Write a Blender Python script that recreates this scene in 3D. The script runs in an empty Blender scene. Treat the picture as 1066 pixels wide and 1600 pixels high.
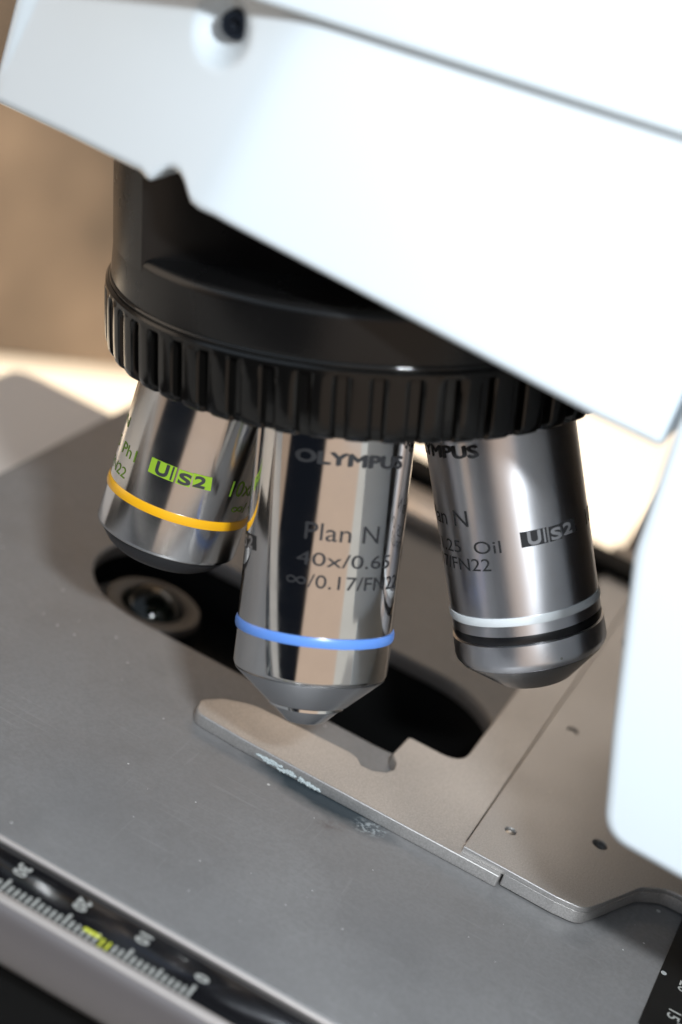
import bpy, bmesh, math, random
from mathutils import Vector, Matrix
random.seed(7)
S = 0.001            # everything below is in millimetres, stage top = 0
ZOFF = 180.0         # table top lies 180 mm under the stage top
scene = bpy.context.scene
C = scene.collection
R = math.radians

def W(p):            # mm -> scene metres
    return Vector((p[0] * S, p[1] * S, (p[2] + ZOFF) * S))

# ------------------------------------------------------------------ camera
CAM = (44.684, -191.441, 165.964)
M = [[0.872962, 0.37068, 0.317071], [0.434921, -0.297161, -0.850023], [-0.220866, 0.879938, -0.420627]]
cd = bpy.data.cameras.new("camera"); cam = bpy.data.objects.new("camera", cd); C.objects.link(cam)
rot = Matrix((M[0], [-v for v in M[1]], [-v for v in M[2]])).transposed()
cam.matrix_world = Matrix.Translation(W(CAM)) @ rot.to_4x4()
cd.sensor_fit = 'HORIZONTAL'; cd.sensor_width = 36; cd.lens = 2887.5 / 1066 * 36
cd.clip_start = 0.01; cd.clip_end = 20
cd.dof.use_dof = True; cd.dof.focus_distance = 0.289; cd.dof.aperture_fstop = 14.5
scene.camera = cam

# ------------------------------------------------------------------ world: the unseen rest of the room
world = bpy.data.worlds.new("World"); scene.world = world; world.use_nodes = True
nt = world.node_tree; nt.nodes.clear()
def nnode(t, **k):
    n = nt.nodes.new(t)
    for a, b in k.items(): setattr(n, a, b)
    return n
tc = nnode('ShaderNodeTexCoord'); sep = nnode('ShaderNodeSeparateXYZ'); nt.links.new(tc.outputs['Generated'], sep.inputs[0])
at = nnode('ShaderNodeMath', operation='ARCTAN2'); nt.links.new(sep.outputs['Y'], at.inputs[0]); nt.links.new(sep.outputs['X'], at.inputs[1])
mr = nnode('ShaderNodeMapRange'); mr.inputs['From Min'].default_value = -math.pi; mr.inputs['From Max'].default_value = math.pi
nt.links.new(at.outputs[0], mr.inputs['Value'])
ramp = nnode('ShaderNodeValToRGB'); nt.links.new(mr.outputs[0], ramp.inputs[0])
TAN = (0.62, 0.47, 0.36); DARK = (0.012, 0.015, 0.022); PEACH = (1.0, 0.78, 0.62); GREY = (0.25, 0.22, 0.19); WHITE = (1.0, 1.0, 0.95)
# azimuth (deg, world) -> colour of the wall / window / person standing there
stops = [(-180, TAN), (-137, TAN), (-134, DARK), (-85, DARK), (-82, PEACH), (-34, PEACH), (-31, WHITE), (-6, WHITE), (-3, DARK), (40, DARK), (46, GREY), (100, GREY), (106, TAN), (180, TAN)]
el = ramp.color_ramp.elements
while len(el) > 1: el.remove(el[-1])
el[0].position = 0; el[0].color = (*stops[0][1], 1)
for a_, c_ in stops[1:]:
    e = el.new((a_ + 180) / 360); e.color = (*c_, 1)
# ceiling above 35 degrees
zr = nnode('ShaderNodeMapRange'); zr.inputs['From Min'].default_value = 0.20; zr.inputs['From Max'].default_value = 0.38
nt.links.new(sep.outputs['Z'], zr.inputs['Value'])
mix = nnode('ShaderNodeMix', data_type='RGBA'); nt.links.new(zr.outputs[0], mix.inputs['Factor'])
nt.links.new(ramp.outputs[0], mix.inputs['A']); 
yr = nnode('ShaderNodeMapRange'); yr.inputs['From Min'].default_value = -0.3; yr.inputs['From Max'].default_value = 0.2
nt.links.new(sep.outputs['Y'], yr.inputs['Value'])
mix2 = nnode('ShaderNodeMix', data_type='RGBA'); nt.links.new(yr.outputs[0], mix2.inputs['Factor'])
mix2.inputs['A'].default_value = (0.98, 1.16, 1.36, 1); mix2.inputs['B'].default_value = (0.34, 0.29, 0.25, 1)
nt.links.new(mix2.outputs['Result'], mix.inputs['B'])
bg = nnode('ShaderNodeBackground'); nt.links.new(mix.outputs['Result'], bg.inputs[0]); bg.inputs[1].default_value = 0.62
wo = nnode('ShaderNodeOutputWorld'); nt.links.new(bg.outputs[0], wo.inputs[0])

# ------------------------------------------------------------------ lamps
def aim(o, p, t):
    o.location = W(p); o.rotation_euler = (W(t) - W(p)).to_track_quat('-Z', 'Y').to_euler()
# the camera's flash, to the right of the lens
fl = bpy.data.lights.new("flash_light", 'AREA'); fl.shape = 'RECTANGLE'; fl.size = 0.030; fl.size_y = 0.014
fl.energy = 1.08; fl.color = (0.90, 0.96, 1.0)
flo = bpy.data.objects.new("flash_light", fl); C.objects.link(flo); aim(flo, (87, -149, 230), (-10, 70, 30))
# sunlight falling on the table behind
sp = bpy.data.lights.new("sunbeam", 'SPOT'); sp.energy = 82; sp.color = (1.0, 0.83, 0.62); sp.spot_size = R(52); sp.spot_blend = 0.2
sp.shadow_soft_size = 0.03
spo = bpy.data.objects.new("sunbeam", sp); C.objects.link(spo); aim(spo, (-150, 520, 800), (-150, 640, -180))
# warm light from the left, moved low to add a streak on the chrome
wl = bpy.data.lights.new("warm_side_light", 'AREA'); wl.shape = 'SQUARE'; wl.size = 0.42; wl.energy = 0.75; wl.color = (1.0, 0.84, 0.68)
wlo = bpy.data.objects.new("warm_side_light", wl); C.objects.link(wlo); aim(wlo, (-620, -20, 110), (0, 60, 30))
wb = bpy.data.lights.new("rear_fill_light", 'AREA'); wb.shape = 'RECTANGLE'; wb.size = 1.0; wb.size_y = 0.45; wb.energy = 2.2; wb.color = (1.0, 0.92, 0.84)  # added rear fill for the holder plate to mirror, no window known there
wbo = bpy.data.objects.new("rear_fill_light", wb); C.objects.link(wbo); aim(wbo, (-100, 1100, 760), (0, 100, 0))

scene.view_settings.view_transform = 'Standard'; scene.view_settings.look = 'None'
scene.view_settings.exposure = 0; scene.view_settings.gamma = 1
scene.cycles.use_denoising = True
scene.cycles.max_bounces = 8

# ------------------------------------------------------------------ materials
def mat(name, col, rough=0.5, metal=0.0, coat=0.0, spec=0.5):
    m = bpy.data.materials.new(name); m.use_nodes = True
    b = m.node_tree.nodes['Principled BSDF']
    b.inputs['Base Color'].default_value = (*col, 1); b.inputs['Roughness'].default_value = rough
    b.inputs['Metallic'].default_value = metal; b.inputs['Coat Weight'].default_value = coat
    b.inputs['Specular IOR Level'].default_value = spec
    return m, m.node_tree, b
def coords(t, kind='Object', scale=(1, 1, 1)):
    n = t.nodes.new('ShaderNodeTexCoord'); mp = t.nodes.new('ShaderNodeMapping'); mp.inputs['Scale'].default_value = scale
    t.links.new(n.outputs[kind], mp.inputs[0]); return mp.outputs[0]
def noise(t, vec, scale, detail=3, rough=0.5):
    n = t.nodes.new('ShaderNodeTexNoise'); n.inputs['Scale'].default_value = scale; n.inputs['Detail'].default_value = detail
    n.inputs['Roughness'].default_value = rough; t.links.new(vec, n.inputs['Vector']); return n.outputs['Fac']
def mrange(t, v, a, b, c, d):
    n = t.nodes.new('ShaderNodeMapRange'); t.links.new(v, n.inputs['Value'])
    for k, x in zip(('From Min', 'From Max', 'To Min', 'To Max'), (a, b, c, d)): n.inputs[k].default_value = x
    return n.outputs[0]
def mixc(t, f, a, b):
    n = t.nodes.new('ShaderNodeMix'); n.data_type = 'RGBA'
    if isinstance(f, float): n.inputs['Factor'].default_value = f
    else: t.links.new(f, n.inputs['Factor'])
    for k, x in (('A', a), ('B', b)):
        if isinstance(x, tuple): n.inputs[k].default_value = (*x, 1)
        else: t.links.new(x, n.inputs[k])
    return n.outputs['Result']
def bump(t, b, h, strength, dist):
    n = t.nodes.new('ShaderNodeBump'); n.inputs['Strength'].default_value = strength; n.inputs['Distance'].default_value = dist
    t.links.new(h, n.inputs['Height']); t.links.new(n.outputs[0], b.inputs['Normal'])
def specks(t, vec, scale, size, density):
    """scattered dust grains: 0/1 mask"""
    v = t.nodes.new('ShaderNodeTexVoronoi'); v.inputs['Scale'].default_value = scale; t.links.new(vec, v.inputs['Vector'])
    hs = t.nodes.new('ShaderNodeSeparateColor'); t.links.new(v.outputs['Color'], hs.inputs[0])
    keep = mrange(t, hs.outputs[0], 1 - density, 1 - density + 0.001, 0, 1)
    var = mrange(t, hs.outputs[1], 0, 1, size * 0.35, size)
    lt = t.nodes.new('ShaderNodeMath'); lt.operation = 'LESS_THAN'; t.links.new(v.outputs['Distance'], lt.inputs[0]); t.links.new(var, lt.inputs[1])
    mu = t.nodes.new('ShaderNodeMath'); mu.operation = 'MULTIPLY'; t.links.new(keep, mu.inputs[0]); t.links.new(lt.outputs[0], mu.inputs[1])
    return mu.outputs[0]

def metal_barrel(name, base, r0, r1, aniso=0.0):
    m, t, b = mat(name, base, r0, 1.0)
    v = coords(t, 'Object')
    n1 = noise(t, coords(t, 'Object', (60, 60, 9000)), 1.0, 2)
    n2 = noise(t, v, 260, 4, 0.6)
    t.links.new(mrange(t, n2, 0.3, 0.75, r0, r1), b.inputs['Roughness'])
    s = specks(t, v, 420, 0.10, 0.10)
    t.links.new(mixc(t, s, mixc(t, n2, base, tuple(c * 0.88 for c in base)), (0.5, 0.5, 0.47)), b.inputs['Base Color'])
    b.inputs['Anisotropic'].default_value = aniso; b.inputs['Anisotropic Rotation'].default_value = 0.25
    tn = t.nodes.new('ShaderNodeTangent'); tn.direction_type = 'UV_MAP'; tn.uv_map = 'UVMap'; t.links.new(tn.outputs[0], b.inputs['Tangent'])
    bump(t, b, n1, 0.12, 0.00001)
    return m
CHROME = metal_barrel("polished_chrome", (0.80, 0.78, 0.76), 0.06, 0.13)
SATIN = metal_barrel("satin_chrome", (0.72, 0.71, 0.70), 0.15, 0.19, 0.55)
SATIN2 = metal_barrel("brushed_steel", (0.80, 0.80, 0.83), 0.31, 0.34, 0.7)
CONE, t, b = mat("cone_metal", (0.50, 0.50, 0.51), 0.27, 1.0)
NOSEBLACK, t, b = mat("blackened_metal", (0.018, 0.018, 0.02), 0.42)
BRIGHT, t, b = mat("bright_ring_metal", (0.85, 0.84, 0.82), 0.12, 1.0)
BLUE, _, _ = mat("blue_enamel", (0.115, 0.27, 0.72), 0.3)
YELLOW, _, _ = mat("yellow_enamel", (0.83, 0.42, 0.01), 0.3)
WHITEBAND, _, _ = mat("white_enamel", (0.72, 0.76, 0.78), 0.3)
GREEN, _, _ = mat("green_print", (0.25, 0.41, 0.03), 0.5, spec=0.2)
GREENTHIN, _, _ = mat("green_engraving", (0.12, 0.22, 0.02), 0.5, spec=0.2)
BLACKPRINT, _, _ = mat("black_print", (0.025, 0.025, 0.027), 0.6, spec=0.15)
RUBBER, _, _ = mat("black_groove", (0.008, 0.008, 0.009), 0.3)

def dusty_black(name, base, rough, dens, scale=300, size=0.09, mott=0.3):
    m, t, b = mat(name, base, rough, spec=0.4)
    v = coords(t, 'Object')
    s = specks(t, v, scale, size, dens)
    n = noise(t, v, 60, 5, 0.6)
    t.links.new(mixc(t, s, mixc(t, n, base, tuple(c * (1 + mott) for c in base)), (0.35, 0.36, 0.36)), b.inputs['Base Color'])
    t.links.new(mrange(t, n, 0.3, 0.7, rough * 0.8, rough * 1.25), b.inputs['Roughness'])
    bump(t, b, noise(t, v, 2600, 2), 0.10, 0.00004)
    return m
KNURL = dusty_black("black_knurled_plastic", (0.003, 0.0028, 0.0026), 0.15, 0.10, 330, 0.07)
BODYBLACK = dusty_black("black_satin_paint", (0.0035, 0.0033, 0.0033), 0.27, 0.08, 280, 0.07)

# dark anodised stage: dust, faint smears and the holder edge's dark reflection painted in
STAGE, t, b = mat("dark_anodised_metal", (0.12, 0.115, 0.11), 0.48, 0.25)
v = coords(t, 'Object')
s1 = specks(t, v, 190, 0.075, 0.13); s2 = specks(t, v, 560, 0.13, 0.08)
n = noise(t, v, 28, 5, 0.55); n3 = noise(t, v, 1500, 2, 0.6)
base = mixc(t, mrange(t, n, 0.3, 0.7, 0, 1), (0.190, 0.186, 0.187), (0.240, 0.236, 0.236))
base = mixc(t, mrange(t, n3, 0.35, 0.65, 0, 0.35), base, (0.155, 0.15, 0.148))
# scratches
sc = noise(t, coords(t, 'Object', (9, 260, 1)), 6.0, 2, 0.4)
base = mixc(t, mrange(t, sc, 0.64, 0.74, 0, 0.22), base, (0.32, 0.32, 0.32))
sc2 = noise(t, coords(t, 'Object', (300, 14, 1)), 5.0, 2, 0.4)
base = mixc(t, mrange(t, sc2, 0.68, 0.76, 0, 0.15), base, (0.33, 0.33, 0.33))
base = mixc(t, mrange(t, noise(t, v, 75, 6, 0.7), 0.5, 0.72, 0, 0.22), base, (0.10, 0.097, 0.095))
mx = t.nodes.new('ShaderNodeMath'); mx.operation = 'MAXIMUM'; t.links.new(s1, mx.inputs[0]); t.links.new(s2, mx.inputs[1])

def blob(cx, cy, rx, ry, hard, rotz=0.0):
    # a soft-edged elliptical patch on the top plate, in plate coordinates
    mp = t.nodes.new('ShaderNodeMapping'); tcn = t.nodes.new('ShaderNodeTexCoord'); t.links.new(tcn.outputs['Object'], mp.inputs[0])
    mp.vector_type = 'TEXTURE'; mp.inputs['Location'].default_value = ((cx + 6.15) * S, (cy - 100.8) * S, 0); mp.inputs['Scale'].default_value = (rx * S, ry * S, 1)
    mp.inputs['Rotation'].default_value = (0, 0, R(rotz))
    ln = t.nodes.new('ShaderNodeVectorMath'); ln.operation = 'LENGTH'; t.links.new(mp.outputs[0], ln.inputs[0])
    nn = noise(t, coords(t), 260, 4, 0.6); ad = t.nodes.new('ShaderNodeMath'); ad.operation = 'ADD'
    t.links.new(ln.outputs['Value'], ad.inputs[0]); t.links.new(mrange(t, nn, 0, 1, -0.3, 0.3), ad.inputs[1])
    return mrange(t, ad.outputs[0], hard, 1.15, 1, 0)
base = mixc(t, blob(-4.0, 56.6, 13.5, 4.0, 0.5, -5), base, (0.035, 0.047, 0.056))  # dark bluish reflection of the holder's front edge, painted on
def mul(a_, b_):
    k = t.nodes.new('ShaderNodeMath'); k.operation = 'MULTIPLY'; t.links.new(a_, k.inputs[0]); t.links.new(b_, k.inputs[1]); return k.outputs[0]
base = mixc(t, mul(blob(5.5, 55.6, 3.2, 2.2, 0.3, 20), mrange(t, noise(t, v, 1400, 3, 0.7), 0.48, 0.6, 0, 0.75)), base, (0.42, 0.45, 0.46))
base = mixc(t, mul(blob(0.5, 51.0, 3.0, 1.6, 0.2, 35), mrange(t, noise(t, v, 700, 3, 0.7), 0.4, 0.6, 0, 0.7)), base, (0.11, 0.09, 0.088))
base = mixc(t, mx.outputs[0], base, (0.55, 0.55, 0.54))
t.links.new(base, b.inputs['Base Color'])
t.links.new(mrange(t, n, 0.3, 0.75, 0.42, 0.56), b.inputs['Roughness'])
bump(t, b, n3, 0.15, 0.00005)

HOLDER, t, b = mat("bead_blasted_metal", (0.30, 0.27, 0.245), 0.42, 0.75)
v = coords(t, 'Object')
g = noise(t, v, 3800, 2, 0.7); n = noise(t, v, 40, 4)
s2 = specks(t, v, 500, 0.10, 0.07)
base = mixc(t, mrange(t, g, 0.3, 0.7, 0, 1), (0.39, 0.375, 0.36), (0.56, 0.54, 0.525))
base = mixc(t, s2, base, (0.7, 0.68, 0.65))
t.links.new(base, b.inputs['Base Color'])
t.links.new(mrange(t, n, 0.3, 0.7, 0.36, 0.48), b.inputs['Roughness'])
bump(t, b, g, 0.25, 0.00005)

PAINT, t, b = mat("white_enamel_paint", (0.645, 0.71, 0.755), 0.28, coat=0.15)
v = coords(t, 'Object')
bump(t, b, noise(t, v, 900, 2), 0.05, 0.00004)
DISH = PAINT
BLACKGLOSS = dusty_black("black_gloss_scale", (0.006, 0.006, 0.007), 0.13, 0.12, 330, 0.13)
BLACKSCRATCH = dusty_black("scuffed_black_scale", (0.003, 0.003, 0.003), 0.5, 0.35, 300, 0.16, 1.5)
BLACKMETAL, _, _ = mat("black_interior", (0.005, 0.005, 0.005), 0.6, spec=0.12)
FRONT, _, _ = mat("grey_stage_front", (0.15, 0.135, 0.135), 0.35, 0.3)
RAILMETAL, _, _ = mat("bare_aluminium", (0.55, 0.50, 0.46), 0.35, 0.8)
LIGHTPLATE, _, _ = mat("pale_metal_paint", (0.66, 0.61, 0.57), 0.4)
EDGEM, _, _ = mat("pale_edge_metal", (0.50, 0.455, 0.43), 0.42, 0.5)  # paler metal along both sides of the ruler
MARK, _, _ = mat("pale_scale_print", (0.33, 0.33, 0.31), 0.6)
MARKYELLOW, _, _ = mat("yellow_green_paint", (0.55, 0.58, 0.05), 0.6)
CONDRING, _, _ = mat("grey_brown_anodised", (0.05, 0.041, 0.035), 0.5, 0.0)
LENS, t, b = mat("dark_lens_glass", (0.003, 0.004, 0.003), 0.03, spec=0.3)
CRUST, t, b = mat("white_salt_crust", (0.40, 0.45, 0.46), 0.8)
SCREWM, _, _ = mat("steel_screw", (0.5, 0.48, 0.45), 0.3, 1.0)
SCREWB, _, _ = mat("blackened_screw", (0.02, 0.025, 0.035), 0.25, 0.5)
REFLECTION, t, b = mat("painted_holder_reflection", (0.035, 0.05, 0.06), 0.35)  # tone of the painted holder reflection

# ------------------------------------------------------------------ builders
ORG = {}
def link(o, parent):
    C.objects.link(o)
    if parent is not None: o.parent = parent
def build(name, verts, faces, m, parent=None, smooth=True, angle=40, mats=None, fmat=None):
    xs = [v[0] for v in verts]; ys = [v[1] for v in verts]; zs = [v[2] for v in verts]
    c = ((min(xs) + max(xs)) / 2, (min(ys) + max(ys)) / 2, (min(zs) + max(zs)) / 2)
    me = bpy.data.meshes.new(name)
    me.from_pydata([((v[0] - c[0]) * S, (v[1] - c[1]) * S, (v[2] - c[2]) * S) for v in verts], [], faces)
    for mm_ in (mats or [m]): me.materials.append(mm_)
    if fmat:
        for p, k in zip(me.polygons, fmat): p.material_index = k
    me.update()
    if smooth:
        me.shade_smooth()
        try: me.set_sharp_from_angle(angle=R(angle))
        except Exception: pass
    o = bpy.data.objects.new(name, me); link(o, parent)
    w = W(c); ORG[o.name] = w
    o.location = w - (ORG[parent.name] if parent is not None else Vector((0, 0, 0)))
    return o
def frame(axis):
    a = Vector(axis).normalized()
    ct = Vector((-M[2][0], -M[2][1], -M[2][2])); u = (ct - a * ct.dot(a)).normalized()   # a reference direction for azimuth 0
    return a, u, a.cross(u)
def lathe(base, axis, prof, seg=128, caps=True):
    a, u, v = frame(axis); b0 = Vector(base); V = []; F = []
    for (d, r) in prof:
        for k in range(seg):
            th = 2 * math.pi * k / seg
            V.append(tuple(b0 + a * d + (u * math.cos(th) + v * math.sin(th)) * r))
    for i in range(len(prof) - 1):
        for k in range(seg):
            k2 = (k + 1) % seg
            F.append((i * seg + k, i * seg + k2, (i + 1) * seg + k2, (i + 1) * seg + k))
    if caps:
        F.append(tuple(range(seg))[::-1]); F.append(tuple((len(prof) - 1) * seg + k for k in range(seg)))
    return V, F
def join(*vf):
    V = []; F = []
    for v_, f_ in vf:
        n_ = len(V); V += list(v_); F += [tuple(i + n_ for i in f) for f in f_]
    return V, F
def box(x0, x1, y0, y1, z0, z1):
    V = [(x, y, z) for x in (x0, x1) for y in (y0, y1) for z in (z0, z1)]
    return V, [(0, 1, 3, 2), (4, 6, 7, 5), (0, 4, 5, 1), (2, 3, 7, 6), (0, 2, 6, 4), (1, 5, 7, 3)]
def add_bevel(o, w, seg=3, angle=30):
    """bevel the mesh's sharp edges for real"""
    bm = bmesh.new(); bm.from_mesh(o.data)
    bmesh.ops.remove_doubles(bm, verts=bm.verts, dist=1e-7)
    ed = [e for e in bm.edges if len(e.link_faces) == 2 and e.calc_face_angle(0) > R(angle)]
    bmesh.ops.bevel(bm, geom=ed, offset=w * S, segments=seg, profile=0.5, affect='EDGES', clamp_overlap=True)
    bm.to_mesh(o.data); bm.free(); o.data.update(); o.data.shade_smooth()
    try: o.data.set_sharp_from_angle(angle=R(50))
    except Exception: pass
    return o
def fillet(pts, n=6):
    """pts: (x, y[, r]) -> rounded polygon"""
    out = []
    N = len(pts)
    for i, p in enumerate(pts):
        r = p[2] if len(p) > 2 else 0
        P = Vector(p[:2])
        if r <= 0: out.append(tuple(P)); continue
        A = Vector(pts[i - 1][:2]); B = Vector(pts[(i + 1) % N][:2])
        da = (A - P); db = (B - P); ang = da.angle(db); L = min(r / math.tan(ang / 2), da.length * .49, db.length * .49)
        p0 = P + da.normalized() * L; p1 = P + db.normalized() * L
        for k in range(n + 1):
            s_ = k / n
            out.append(tuple(p0 * (1 - s_) ** 2 + P * 2 * s_ * (1 - s_) + p1 * s_ ** 2))
    return out
def plate(outline, holes, z0, z1, bev=0.3):
    """2D outline with holes -> bevelled solid (verts, faces) in mm"""
    cu = bpy.data.curves.new("tmp", 'CURVE'); cu.dimensions = '2D'; cu.fill_mode = 'BOTH'
    for pl in [outline] + holes:
        sp_ = cu.splines.new('POLY'); sp_.points.add(len(pl) - 1); sp_.use_cyclic_u = True
        for q_, p in zip(sp_.points, pl): q_.co = (p[0], p[1], 0, 1)
    h = (z1 - z0) / 2
    cu.extrude = h - bev; cu.bevel_depth = bev; cu.bevel_resolution = 2; cu.offset = -bev
    o = bpy.data.objects.new("tmp", cu); C.objects.link(o)
    dg = bpy.context.evaluated_depsgraph_get(); me = bpy.data.meshes.new_from_object(o.evaluated_get(dg))
    zc = (z0 + z1) / 2
    V = [(v.co.x, v.co.y, v.co.z + zc) for v in me.vertices]; F = [tuple(p.vertices) for p in me.polygons]
    bpy.data.objects.remove(o); bpy.data.curves.remove(cu); bpy.data.meshes.remove(me)
    return V, F
def text2d(s, off=0.0, space=1.0):
    """flat text, cap height 1, starting at x = 0 -> bmesh"""
    cu = bpy.data.curves.new("tmp", 'FONT'); cu.body = s; cu.size = 1; cu.offset = off; cu.resolution_u = 4; cu.space_character = space
    o = bpy.data.objects.new("tmp", cu); C.objects.link(o)
    bpy.context.view_layer.update()
    dg = bpy.context.evaluated_depsgraph_get(); me = bpy.data.meshes.new_from_object(o.evaluated_get(dg))
    bm = bmesh.new(); bm.from_mesh(me)
    bpy.data.objects.remove(o); bpy.data.curves.remove(cu); bpy.data.meshes.remove(me)
    x0 = min(v.co.x for v in bm.verts)
    cap = 0.70
    for v in bm.verts: v.co.x = (v.co.x - x0) / cap; v.co.y /= cap
    return bm
def wrap(s, base, axis, rad, azl, azr, dtop, dbase, bold=0.0, space=1.0, flip=1, lift=0.05, fit=True):
    """text printed round a barrel: azl/azr in degrees (azimuth grows to the picture's left), cap top / baseline along the axis"""
    bm = text2d(s, bold, space)
    w = max(v.co.x for v in bm.verts)
    a, u, v_ = frame(axis); b0 = Vector(base)
    h = dbase - dtop
    span = (azl - azr) if fit else w * h / rad * 57.3 * space
    k = 0; x = 0.0
    while x < w:
        x += w * 2.5 / max(span, 1)
        bmesh.ops.bisect_plane(bm, geom=bm.verts[:] + bm.edges[:] + bm.faces[:], plane_co=(x, 0, 0), plane_no=(1, 0, 0))
    V = []
    bm.verts.index_update()
    for p in bm.verts:
        th = R(azl - p.co.x / w * span); d = dbase - p.co.y * h
        V.append(tuple(b0 + a * d + (u * math.cos(th) + v_ * math.sin(th)) * (rad + lift)))
    F = [tuple(q.index for q in f.verts) for f in bm.faces]
    bm.free()
    return V, F
def bold(s_, B, A, r, l, rr, d0, d1):
    return [wrap(s_, B, A, r, l + e_, rr + e_, d0 + f_, d1 + f_, lift=.04 + .012 * k) for k, (e_, f_) in enumerate(((0, 0), (1.0, 0), (-1.0, 0), (0.5, .1), (-0.5, -.1)))]
def patch(base, axis, rad, azl, azr, d0, d1, lift=0.04, skew=0.0):
    a, u, v_ = frame(axis); b0 = Vector(base); n_ = 10; V = []; F = []
    for i in range(n_ + 1):
        for d in (d0, d1):
            az = azl + (azr - azl) * i / n_ + (skew if d == d1 else 0)
            th = R(az)
            V.append(tuple(b0 + a * d + (u * math.cos(th) + v_ * math.sin(th)) * (rad + lift)))
    for i in range(n_): F.append((2 * i, 2 * i + 1, 2 * i + 3, 2 * i + 2))
    return V, F

# ------------------------------------------------------------------ the setting
def table_mat():
    m, t, b = mat("cream_table_laminate", (0.70, 0.66, 0.60), 0.5)
    n = noise(t, coords(t), 5, 4); t.links.new(mixc(t, n, (0.68, 0.63, 0.56), (0.76, 0.72, 0.66)), b.inputs['Base Color']); return m
o = build("table_top", *box(-1500, 1300, -330, 1180, -205, -180), table_mat(), smooth=False); o['kind'] = 'structure'
def wall_mat():
    m, t, b = mat("beige_wall_paint", (0.55, 0.47, 0.38), 0.8)
    n = noise(t, coords(t), 3, 4); t.links.new(mixc(t, n, (0.50, 0.42, 0.33), (0.60, 0.52, 0.43)), b.inputs['Base Color']); return m
o = build("wall", *box(-2400, 2200, 1200, 1230, -205, 1400), wall_mat(), smooth=False); o['kind'] = 'structure'
m, t, b = mat("tan_with_blurred_reflections", (0.5, 0.38, 0.28), 0.8)
n = noise(t, coords(t), 9, 3, 0.55)
t.links.new(mixc(t, mrange(t, n, 0.35, 0.65, 0, 1), (0.105, 0.085, 0.068), (0.40, 0.305, 0.225)), b.inputs['Base Color'])  # mottling is blurred reflections painted into the colour
du = Vector((0.6536, 0.7568, 0)); dn = Vector((-0.7568, 0.6536, 0)); p0 = Vector((-310, 514, 0))
V = [tuple(p0 + du * s_ + dn * t_ + Vector((0, 0, z))) for s_ in (-900, 205) for t_ in (0, 25) for z in (-180, 640)]
o = build("partition_panel", V, box(0, 1, 0, 1, 0, 1)[1], m, smooth=False); add_bevel(o, 4)
o['label'] = "tan partition panel with painted blurred reflections standing on the cream table behind the microscope"; o['category'] = "partition"

# ------------------------------------------------------------------ the microscope
mic = bpy.data.objects.new("microscope", None); C.objects.link(mic); mic.empty_display_size = 0.05
mic.location = W((60, 94, -180)); ORG[mic.name] = mic.location.copy()
mic['label'] = "white laboratory microscope with black knurled nosepiece, three chrome objectives and a dusty grey stage"
mic['category'] = "microscope"

# --- base and column behind the frame
o = build("base", *box(-110, 160, 14, 174, -180, -142), PAINT, mic); add_bevel(o, 8, 4)

# --- beam of the arm: a height field with a dimple and a notch, given real depth
X0, X1 = -91.2, 24.6
ZB = [(-100, 83.4), (-88.6, 85.0), (-73.7, 87.1), (-60, 88.8), (-57.5, 89.15), (-56.3, 88.75), (-55.4, 88.85), (-54.9, 89.5), (-54.2, 90.5), (-53.2, 91.6), (-52.0, 92.2), (-50.6, 92.15), (-49.4, 91.5), (-48.3, 90.5), (-47.2, 89.6), (-45.6, 89.4), (-43, 89.65), (-25.8, 88.9), (-6.3, 88.0), (14.5, 87.0), (30, 86.9)]
def zb(x):
    for (xa, za), (xb, zb_) in zip(ZB, ZB[1:]):
        if xa <= x <= xb:
            return za + (zb_ - za) * (x - xa) / (xb - xa) - 0.45
def face_y(x, z):
    y = 33.0
    xc = -40.0 - (111 - z) * 0.19           # crease; the left side turns away, shaping in a cast shadow
    s_ = xc - x
    soft = 1.5
    y += math.tan(R(24)) * soft * math.log(1 + math.exp(max(-30, min(30, s_ / soft))))
    # countersunk dimple round the cover screw
    dx = x + 51.4; dz = z - 111.9
    d = math.hypot(dx * 0.95, dz)
    if d < 5.6:
        s_ = 1 - d / 5.6; y += 2.5 * s_ * s_ * (3 - 2 * s_) + 0.5 * s_
    # pulled-in lower lip and left end
    e = z - zb(x)
    if e < 1.6: y += 1.6 - math.sqrt(max(0, 1.6 ** 2 - (1.6 - e) ** 2))
    e = x - X0
    if e < 2.5: y += 2.5 - math.sqrt(max(0, 2.5 ** 2 - (2.5 - e) ** 2))
    e = X1 - x
    if e < 1.0: y += 1.0 - math.sqrt(max(0, 1.0 - (1.0 - e) ** 2))
    return y
NX, NZ = 300, 90; ZT = 128.0; V = []; F = []
for i in range(NX + 1):
    x = X0 + (X1 - X0) * i / NX
    if i < 12: x = X0 + (X1 - X0) * (i / NX) * (0.3 + 0.7 * i / 12)
    for j in range(NZ + 1):
        s_ = (j / NZ) ** 1.5
        z = zb(x) + (ZT - zb(x)) * s_
        V.append((x, face_y(x, z), z))
for i in range(NX):
    for j in range(NZ):
        k = i * (NZ + 1) + j; F.append((k, k + NZ + 1, k + NZ + 2, k + 1))
# the sides, closed to the far face
def ringidx():
    r_ = [i * (NZ + 1) for i in range(NX + 1)] + [NX * (NZ + 1) + j for j in range(1, NZ + 1)]
    r_ += [i * (NZ + 1) + NZ for i in range(NX - 1, -1, -1)] + [j for j in range(NZ - 1, 0, -1)]
    return r_
ri = ringidx(); n0 = len(V)
for k in ri: V.append((V[k][0], 155.0, V[k][2]))
for k in range(len(ri)):
    k2 = (k + 1) % len(ri); F.append((ri[k2], ri[k], n0 + k, n0 + k2))
F.append(tuple(range(n0, n0 + len(ri)))[::-1])
arm = build("arm", V, F, PAINT, mic, angle=35)
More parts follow.
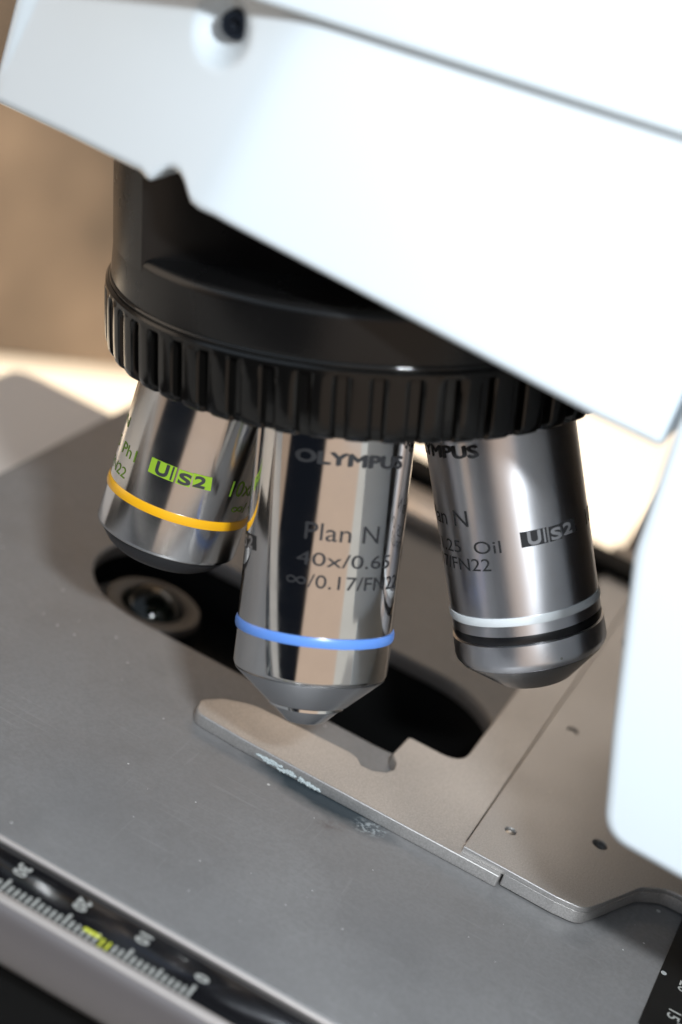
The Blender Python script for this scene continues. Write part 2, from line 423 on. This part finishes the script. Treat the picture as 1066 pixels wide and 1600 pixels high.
# cover screw in the dimple
a_ = (-0.12, 1, 0.05)
V, F = join(lathe((-49.6, 37.6, 113.4), a_, [(0, 1.0), (0, 1.9), (0.35, 2.15), (4.5, 2.15)], 40, False), lathe((-49.6, 37.6, 113.4), a_, [(1.6, 0.0), (1.6, 1.0), (0, 1.0)], 6, False))
build("cover_screw", V, F, SCREWB, arm)
# --- upright of the arm
out = fillet([(25.4, 127), (25.5, 91.0), (27.2, 72.8, 10), (34.3, 48.5, 10), (39.3, 33.0, 5.5), (95, 31.0, 6), (99, -150), (158, -150), (158, 127)], 8)
V, F = plate([(p[0], p[1]) for p in out], [], 0, 127, 1.4)
V = [(v[0], 31.0 + v[2], v[1]) for v in V]; F = [f[::-1] for f in F]
build("upright", V, F, PAINT, mic)
o = build("dark_reflection_panel", *box(41.5, 60, 42, 150, 34.5, 100), BLACKMETAL, mic)
pi_ = fillet([(26.6, 100), (26.6, 90.0), (28.0, 72.8, 8), (35.0, 48.5, 8), (39.6, 34.2, 3), (58, 33.5), (58, 100)], 6)
V, F = plate([(p[0] - 1.6, p[1]) for p in pi_], [], 0, 100, 0.5)
bpy.data.objects.remove(o)
V = [(v[0], 70.0 + v[2], v[1]) for v in V]; F = [f[::-1] for f in F]
build("dark_reflection_panel", V, F, mat("reflection_panel_black", (0.03, 0.03, 0.032), 0.5)[0], mic)  # added panel hidden behind the upright, gives the chrome a dark reflection
# --- head overhanging the arm
def hz(x): return 119.0 + 0.0942 * (x + 45.1)
ya, yb, xa, xb = 30.2, 165.0, -92.0, 158.0
V = []
for x in (xa, xb):
    for y in (ya, yb):
        for z in (hz(x), 190.0): V.append((x, y, z))
head = build("head", V, [(0, 1, 3, 2), (4, 6, 7, 5), (0, 4, 5, 1), (2, 3, 7, 6), (0, 2, 6, 4), (1, 5, 7, 3)], PAINT, mic)
add_bevel(head, 0.9, 4)

# --- revolving nosepiece
T = Vector((-32.66975696, 83.42409386, 74.15616408)); AX = Vector((0.25435284, 0.06896919, -0.96464910)).normalized()
a, u, v_ = frame(AX)
# lower drum with rolled edge
prof = [(0.6, 30), (0.6, 41.6), (-0.2, 41.9), (-1.0, 42.0), (-5.5, 41.7)]
for k in range(9):
    an = R(90 * k / 8); prof.append((-6.6 - 1.6 * math.sin(an), 40.1 + 1.6 * math.cos(an)))
prof += [(-8.3, 36.5), (-8.6, 30)]
nose = build("nosepiece", *lathe(T, AX, prof, 192), BODYBLACK, mic)
# upper drum, cut back by a flat on the side towards the viewer
cut = Vector((-57.5, 49.1, 73.4)); seg = 160; ring_ = []
for k in range(seg):
    th = 2 * math.pi * k / seg; ring_.append(T - a * 8 + (u * math.cos(th) + v_ * math.sin(th)) * 41.74)
kept = []
for p in ring_:
    lim = cut.y + (p.x - cut.x) * 0.04
    if p.x > cut.x - 0.01 and p.y < lim + 0: 
        # sunk pocket, its floor bowed slightly
        p = Vector((p.x, lim + 2.4 * (1 - math.exp(-(p.x - cut.x) / 5)), p.z))
        # put it back on the plane of the ring
        dd = (p - (T - a * 8)).dot(a); p = p - Vector((0, 0, dd / a.z))
    kept.append(p)
V = []; hs = [6.2, 9.6, 14, 19, 25]
for h in hs:
    for p in kept:
        q_ = p - a * (h - 8)
        if h == 6.2: q_ = T - a * 6.2 + (p - (T - a * 8))
        V.append(tuple(q_))
F = []
for i in range(len(hs) - 1):
    for k in range(seg):
        k2 = (k + 1) % seg; F.append((i * seg + k, i * seg + k2, (i + 1) * seg + k2, (i + 1) * seg + k))
F.append(tuple((len(hs) - 1) * seg + k for k in range(seg)))
build("upper_housing", V, F[::1], BODYBLACK, nose, angle=25)
# polished lip where the housing meets the ring
GLOSS, _, _ = mat("polished_black_lip", (0.006, 0.006, 0.006), 0.07)
build("polished_lip", *lathe(T, AX, [(0.4, 41.7)] + [(-0.15 - 0.42 * math.sin(R(k * 15)), 41.85 + 0.42 * math.cos(R(k * 15))) for k in range(-4, 13)] + [(-0.2, 41.3)], 192, False), GLOSS, nose)
# knurled ring
NR = 50; SUB = 16; seg = NR * SUB
rows = [(0.0, 41.7, 0), (0.15, 42.5, 0), (0.5, 42.85, 0), (1.1, 42.9, 0), (1.35, 42.9, .5), (1.7, 42.9, 1), (4, 42.9, 1), (7, 42.85, 1), (9.6, 42.75, 1), (10.4, 42.6, 1), (10.9, 42.3, .9), (11.3, 41.7, .5)]
def groove(ph):
    x = abs(ph - 0.5) * 2       # 0 in the middle of a groove
    return 1.0 if x < 0.27 else (max(0.0, 1 - (x - 0.27) / 0.13))
V = []; F = []
for d, r, g_ in rows:
    for k in range(seg):
        th = 2 * math.pi * k / seg + 0.03
        ph = (k % SUB) / SUB
        gv = groove(ph); rr = r - 1.35 * g_ * gv + (0.12 * math.cos(min(ph, 1 - ph) * 2 * math.pi) * g_ if gv == 0 else 0)
        V.append(tuple(T + a * d + (u * math.cos(th) + v_ * math.sin(th)) * rr))
for i in range(len(rows) - 1):
    for k in range(seg):
        k2 = (k + 1) % seg; F.append((i * seg + k, i * seg + k2, (i + 1) * seg + k2, (i + 1) * seg + k))
F.append(tuple((len(rows) - 1) * seg + k for k in range(seg))); F.append(tuple(range(seg))[::-1])
kr = build("knurled_ring", V, F, KNURL, nose, angle=30)

def barrel_uv(o, B, A):
    a, u, v_ = frame(A); lay = o.data.uv_layers.new(name="UVMap"); off = o.location + ORG[o.parent.name]
    b0 = W(B)
    for p in o.data.polygons:
        th = []
        for li in p.loop_indices:
            q_ = o.data.vertices[o.data.loops[li].vertex_index].co + off - b0
            th.append((math.atan2(q_.dot(v_), q_.dot(u)) / 6.2832, q_.dot(a) * 20))
        m0 = th[0][0]
        for li, (x_, y_) in zip(p.loop_indices, th):
            if x_ - m0 > .5: x_ -= 1
            if x_ - m0 < -.5: x_ += 1
            lay.data[li].uv = (x_, y_)
# --- objectives
OBJ = [((-46.7405, 66.1445, 57.6221), (0.053614, -0.136829, -0.989143), 11.71),
       ((-24.5871, 59.3481, 62.9774), (0.302666, -0.213235, -0.928937), 12.0),
       ((-6.4176, 76.0877, 68.9651), (0.506931, -0.025047, -0.861623), 11.9)]
def band(B, A, r, d, w, bul=0.22):
    return lathe(B, A, [(d - w, r - 0.4), (d - w, r + bul * .6), (d - w * .5, r + bul), (d + w * .5, r + bul), (d + w, r + bul * .6), (d + w, r - 0.4)], 160, False)
def make_objective(i, m, prof, label):
    B, A, r = OBJ[i]
    o = build("objective_lens", *lathe(B, A, prof, 192), m, mic, angle=25); o['label'] = label; barrel_uv(o, B, A)
    return o, Vector(B), Vector(A).normalized(), r
def logo(B, A, r, azl, azr, d0, d1, m, back, parent):
    """UIS2 mark: solid block cut by the letters"""
    w = azl - azr
    parts = [patch(B, A, r, azl, azl - w * .44, d0, d1, .05, 0), patch(B, A, r, azl - w * .475, azl - w * .70, d0 + .1, d1, .05), patch(B, A, r, azl - w * .70, azr, d0, d1 - .25, .05, -2)]
    o = build("series_mark", *join(*parts), m, parent, smooth=False)
    h = d1 - d0
    letters = [wrap("U", B, A, r, azl - w * .11, azl - w * .33, d0 + .05 * h, d1 - .15 * h, .03, lift=.09),
               wrap("I", B, A, r, azl - w * .375, azl - w * .405, d0 + .0 * h, d1 - .12 * h, .0, lift=.09),
               wrap("S", B, A, r, azl - w * .50, azl - w * .70, d0 + .18 * h, d1 - .12 * h, .02, lift=.09),
               wrap("2", B, A, r, azl - w * .74, azl - w * .93, d0 + .1 * h, d1 - .2 * h, .02, lift=.09)]
    letters += [([tuple(Vector(p) + (Vector(B) + A * (Vector(p) - Vector(B)).dot(A) - Vector(p)).normalized() * -0.012 + A * 0.12) for p in V_], F_) for V_, F_ in letters]
    o2 = build("series_letters", *join(*letters), back, parent, smooth=False)

LETTERGREY, _, _ = mat("bare_metal_lettering", (0.22, 0.22, 0.23), 0.4, 0.3)
LETTERDARK, _, _ = mat("dull_metal_lettering", (0.05, 0.05, 0.055), 0.4, 0.3)
# 10x, yellow band
o, B, A, r = make_objective(0, SATIN, [(-8, r0) for r0 in (11.7,)] + [(0, 11.7), (30.2, 11.72), (30.7, 11.55), (30.95, 11.2), (30.95, 10.0)],
    "short satin objective with a yellow band and green lettering, pointing down at the condenser")
build("colour_band", *band(B, A, r, 23.85, 0.72), YELLOW, o)
build("lens_mount", *lathe(B, A, [(30.9, 10.9), (31.6, 10.6), (33.2, 9.2), (34.2, 7.6), (34.4, 6.5), (34.0, 5.0)], 96), NOSEBLACK, o)
logo(B, A, r, 24.2, -25.5, 15.9, 18.35, GREEN, LETTERDARK, o)
tx = [wrap("Plan N", B, A, r, 112, 63.5, 12.6, 14.3), wrap("10x/0.25  Ph1", B, A, r, 128, 39.2, 16.3, 18.25), wrap("\u221e/ - /FN22", B, A, r, 118, 45.0, 19.9, 21.6),
      *bold("OLYMPUS", B, A, r, 130, 66, 4.2, 6.0),
      wrap("10x/0.25  Ph1", B, A, r, -44.5, -138, 15.9, 18.6), wrap("\u221e/ - /FN22", B, A, r, -52, -126, 19.9, 21.6)]
build("lettering", *join(*tx), GREENTHIN, o, smooth=False)

# 40x, blue band
o, B, A, r = make_objective(1, CHROME, [(-8, 12), (0, 12.0), (0.6, 12.0), (41.3, 12.0), (41.8, 11.8), (42.1, 11.4), (42.1, 10)],
    "long polished objective with a blue band and black lettering, in the middle")
build("colour_band", *band(B, A, r, 35.3, 0.72, .3), BLUE, o)
c_ = build("front_cone", *lathe(B, A, [(42.05, 11.7), (42.3, 11.6), (46.6, 6.9), (46.9, 6.6), (47.0, 6.2)], 128), CONE, o)
build("tip", *lathe(B, A, [(46.8, 6.1), (47.5, 6.0)], 96), BRIGHT, o)
build("front_lens_mount", *lathe(B, A, [(47.45, 5.7), (47.7, 5.5), (49.9, 3.3), (50.1, 2.9), (50.1, 1.9), (49.9, 1.7)], 96), CONE, o)
logo(B, A, r, 107, 57.5, 21.3, 23.7, BLACKPRINT, LETTERGREY, o)
tx = [*bold("OLYMPUS", B, A, r, 26.5, -58, 6.95, 8.75), wrap("Plan N", B, A, r, 14.0, -42, 17.4, 20.0), wrap("40x/0.65", B, A, r, 18.0, -57, 21.8, 23.8),
      wrap("\u221e/0.17/FN22", B, A, r, 24, -72, 25.1, 27.1)]
build("lettering", *join(*tx), BLACKPRINT, o, smooth=False)

# 100x oil, white and black bands
o, B, A, r = make_objective(2, SATIN2, [(-8, 11.9), (0, 11.9), (0.3, 11.9), (36.9, 11.9), (37.1, 11.5), (38.3, 11.5), (38.5, 12.15), (41.5, 12.25), (42.2, 12.1), (43.0, 11.5), (43.0, 10)],
    "long brushed oil objective with a white and a black band, beside the white upright")
build("colour_band", *band(B, A, r, 34.5, 0.66), WHITEBAND, o)
build("groove_ring", *lathe(B, A, [(36.95, 11.3), (36.95, 11.75), (37.7, 11.95), (38.45, 11.75), (38.45, 11.3)], 128, False), RUBBER, o)
build("front_cone", *lathe(B, A, [(42.9, 11.6), (43.2, 11.4), (47.4, 6.2), (47.6, 5.9), (47.6, 4.6), (46.5, 4.4)], 128), CONE, o)
logo(B, A, r, 2.0, -44.6, 20.45, 22.9, BLACKPRINT, LETTERGREY, o)
tx = [*bold("OLYMPUS", B, A, r, 108, 24, 6.2, 8.1), wrap("Plan N", B, A, r, 96, 40.5, 16.4, 19.0), wrap("100x/1.25  Oil", B, A, r, 122, 17, 21.3, 23.3),
      wrap("\u221e/0.17/FN22", B, A, r, 120, 26.8, 24.1, 26.1), wrap("100x/1.25  Oil", B, A, r, -64, -168, 20.2, 22.7)]
build("lettering", *join(*tx), BLACKPRINT, o, smooth=False)

# --- stage
def slot(x0, x1, yc, r, n_=24):
    p = []
    for k in range(n_ + 1): an = R(90 + 180 * k / n_); p.append((x0 + r * math.cos(an), yc + r * math.sin(an)))
    for k in range(n_ + 1): an = R(-90 + 180 * k / n_); p.append((x1 + r * math.cos(an), yc + r * math.sin(an)))
    return p
SL = slot(-51, -3, 95.2, 16.3)
SR = 84.0
V, F = plate([(-96.3, 9.6), (SR, 9.6), (SR, 192), (-96.3, 192)], [SL], -3.2, 0, 0.7)
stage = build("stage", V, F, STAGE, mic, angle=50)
# carrier under the top plate, its front lip and grey rounded front
V, F = plate([(-120, 8.9), (SR, 8.9), (SR, 190), (-95, 190), (-95, 60), (-120, 60)], [slot(-51, -3, 95.2, 17.6)], -22, -3.25, 0.5)
V2, F2 = [], []
pr = [(8.9, -1.0), (-0.9, -1.0), (-0.9, -0.15), (-1.3, 0.0), (-2.0, -0.1), (-2.8, -0.8), (-3.3, -2.2), (-3.5, -4.5), (-3.4, -7), (-2.9, -9), (-1.7, -10.6), (0.5, -11.5), (8.9, -11.5)]
for x in (-180, SR - .2):
    for y, z in pr: V2.append((x, y, z))
n_ = len(pr)
for k in range(n_): F2.append((k, (k + 1) % n_, n_ + (k + 1) % n_, n_ + k))
F2.append(tuple(range(n_))[::-1]); F2.append(tuple(range(n_, 2 * n_)))
build("stage_carrier", V, F, BLACKMETAL, mic, angle=50)
fr = build("stage_front_rail", V2, F2, FRONT, mic, angle=35)
o = build("stage_bracket", *box(-180, SR - 4, 0.5, 8.8, -70, -11.6), BLACKMETAL, mic); add_bevel(o, 2)
o = build("rear_shadow_block", *box(-45, 52, 183, 191.5, 0.05, 4.5), BLACKMETAL, mic); add_bevel(o, .6)  # dark block standing in for shadow along the rear stage edge
# X scale
for nm, y0_, y1_, z0_, z1_ in (("edge_strip", 8.85, 9.68, -0.9, 0.04), ("edge_strip", -2.3, -0.72, -0.9, 0.06)):
    e_ = build(nm, *box(-170, SR - .5, y0_, y1_, z0_, z1_), EDGEM, mic, smooth=False); add_bevel(e_, 0.32, 4)
ruler = build("ruler_plate", *box(-160, SR - 1, -0.7, 8.7, -0.95, -0.55), BLACKGLOSS, mic, smooth=False); add_bevel(ruler, 0.1, 2)
ZR = -0.53
q = []
def quad(x0, x1, y0, y1, z): return [(x0, y0, z), (x1, y0, z), (x1, y1, z), (x0, y1, z)], [(0, 1, 2, 3)]
for k in range(0, 61):
    if 13 <= k <= 14: continue
    L = 2.9 if k % 10 == 0 else (2.35 if k % 5 == 0 else 1.9)
    q.append(quad(-k - 0.22, -k + 0.22, 0.0, L, ZR))
def flat_text(s, x, y, h, z, bold=0.0):
    """characters whose tops point to +X, read towards the viewer (-Y)"""
    bm = text2d(s, bold); w = max(v.co.x for v in bm.verts) * h
    bm.verts.index_update()
    V_ = [(x + v.co.y * h, y - v.co.x * h, z) for v in bm.verts]; F_ = [tuple(k.index for k in f.verts) for f in bm.faces]; bm.free()
    return V_, F_
for k, s_ in ((0, "0"), (10, "10"), (20, "20"), (30, "30"), (40, "40"), (50, "50")):
    q.append(flat_text(s_, -k - 0.9, 5.55 if k == 0 else 7.1, 1.95, ZR, .03))
build("scale_marks", *join(*q), MARK, ruler, smooth=False)
q = [quad(-k - 0.17, -k + 0.17, 0.0, 1.9, ZR) for k in (13, 14)] + [quad(-17.3, -14.6, 1.35, 2.05, ZR + .03)]
build("paint_fleck", *join(*q), MARKYELLOW, ruler, smooth=False)
# Y scale at the right edge
V, F = plate([(55.6, 9.9), (83.6, 9.9), (83.6, 180), (55.6, 180)], [], 0.02, 0.45, 0.12)
ys = build("side_scale_plate", V, F, BLACKSCRATCH, mic)
q = []
for s_, yy in (("10", 41.0), ("15", 50.4), ("20", 58.6), ("25", 67.4)):
    q.append(flat_text(s_, 59.0, yy, 2.0, 0.475, .01))
for k in range(0, 40): q.append(quad(61.6 + (0 if k % 5 else -.8), 64.5, 33 + k - .09, 33 + k + .09, 0.475))
build("scale_marks", *join(*q), MARK, ys, smooth=False)
# lower slide of the stage, seen past the left edge
V, F = plate(fillet([(-131, 30), (-60, 30), (-60, 169.5), (-131, 169.5, 6)], 8), [], -30, -10, 1.0)
V = [v for v in V]
build("lower_slide", V, F, LIGHTPLATE, mic)
# rear guide rail and motion block
o = build("guide_rail", *box(-60, 8, 164, 179, 0.05, 3.4), RAILMETAL, mic); add_bevel(o, 0.8, 2)
o = build("rail_block", *box(9, 52, 181, 205, -6, 1.0), RAILMETAL, mic); add_bevel(o, 1.0, 2)
m, _, _ = mat("dark_brown_plastic", (0.05, 0.03, 0.025), 0.5)
o = build("stage_mount", *box(10, 90, 206, 262, -60, -2), m, mic); add_bevel(o, 2, 2)

# --- condenser in the slot
CB = (-54.2, 92.7, 0)
cond = build("condenser", *lathe(CB, (0, 0, -1), [(5.2, 0.5), (5.2, 9.0), (6, 9.6), (12, 9.8), (12.5, 38), (60, 38)], 96), BLACKMETAL, mic)
o = build("substage_plate", *box(-100, 60, 40, 150, -48, -39), BLACKMETAL, mic); add_bevel(o, 2)
build("lens_rim", *lathe(CB, (0, 0, -1), [(4.6, 5.9), (4.15, 6.1), (4.0, 6.3), (4.0, 8.9), (4.3, 9.2), (5.4, 9.3)], 96, False), CONDRING, cond)
build("lens", *lathe(CB, (0, 0, -1), [(0.7 + 6.59 * (1 - math.cos(R(k * 6.6))), 6.59 * math.sin(R(max(k * 6.6, .3)))) for k in range(11)], 64, False), LENS, cond)

# --- specimen holder
left = fillet([(-29.4, 58.0, 2.6), (-20, 57.4), (27.2, 57.4, .4), (27.2, 62), (19.7, 62), (19.7, 184), (11.5, 184), (11.5, 82.6, 4.5), (1.3, 82.6, .9), (1.0, 75.0), (1.5, 74.2), (2.5, 73.0), (2.9, 71.0), (2.2, 69.0), (0.2, 67.5), (-1.8, 67.3), (-3.2, 68.8), (-4.6, 69.3, 1), (-13, 69.0, 8), (-23, 68.3, 8), (-27.6, 65.6, 3), (-30.2, 62.0, 2)], 6)
V, F = plate(left, [], 0.03, 2.25, 0.22)
holder = build("specimen_holder", V, F, HOLDER, mic, angle=45)
hole = lambda x, y, r: [(x + r * math.cos(R(k * 15)), y + r * math.sin(R(k * 15))) for k in range(24)]
right = fillet([(19.95, 58.35, .2), (27.5, 58.3, .3), (36.5, 58.1, 3), (41.2, 58.7, 3), (43.5, 63.5, 4), (47.6, 72.6, 4), (51.5, 75.8, 4), (78, 76.5, 4), (78, 188), (19.95, 188)], 8)
V, F = plate(right, [hole(24.9, 69.0, .95), hole(38.5, 78.3, 1.3), hole(24.5, 109.4, 1.0), hole(24.1, 153, 1.0)], 2.5, 3.5, 0.16)
V2, F2 = plate([(x + (0.02 if x < 77 else 0), y) for x, y in fillet([(27.5, 58.32, .3), (36.5, 58.12, 3), (41.2, 58.72, 3), (43.5, 63.52, 4), (47.6, 72.62, 4), (51.5, 75.82, 4), (78, 76.52, 4), (78, 187.8), (20.2, 187.8), (20.2, 62.4), (27.5, 62.4)], 8)], [hole(24.9, 69.0, .95), hole(38.5, 78.3, 1.3), hole(24.5, 109.4, 1.0), hole(24.1, 153, 1.0)], 0.35, 2.52, 0.05)
V3, F3 = quad(20.0, 27.4, 58.4, 62.3, 2.4)
V4, F4 = box(19.97, 27.6, 58.4, 62.5, 2.3, 2.55)
build("base_plate", *join((V, F), (V2, F2), (V4, F4)), HOLDER, holder, angle=45)
def screw(x, y, r, z, m=SCREWM):
    return build("screw", *join(lathe((x, y, z), (0, 0, -1), [(0, 0.01), (0, r * .55), (0.1, r * .8), (2, r * .8)], 24, False)), m, holder)
screw(24.9, 69.0, 1.0, 3.2); screw(24.5, 109.4, 1.05, 3.1); screw(24.1, 153, 1.05, 3.1)
# crust of dried salt on the front edge of the finger
V = []; F = []
random.seed(3)
for k in range(170):
    s_ = random.random()
    x = -16.6 + 11.8 * s_
    if 0.60 < s_ < 0.66: continue
    wd = 0.75 * math.sin(math.pi * min(1, max(0.04, s_ * 1.25))) + .12 if s_ < .8 else .32
    zc = 1.0 - .55 * s_ + random.uniform(-wd, wd) * .5
    y = 57.35 - random.uniform(0, .12)
    rr = random.uniform(.14, .38)
    n0 = len(V)
    for dx, dy, dz in ((1, 0, 0), (-1, 0, 0), (0, -1, 0), (0, 1, 0), (0, 0, 1), (0, 0, -1)):
        j = random.uniform(.7, 1.3) * rr; V.append((x + dx * j * 1.3, y + dy * j * .6, zc + dz * j))
    for f in ((0, 2, 4), (2, 1, 4), (1, 3, 4), (3, 0, 4), (2, 0, 5), (1, 2, 5), (3, 1, 5), (0, 3, 5)): F.append(tuple(n0 + i for i in f))
build("salt_crust", V, F, CRUST, holder, smooth=False)
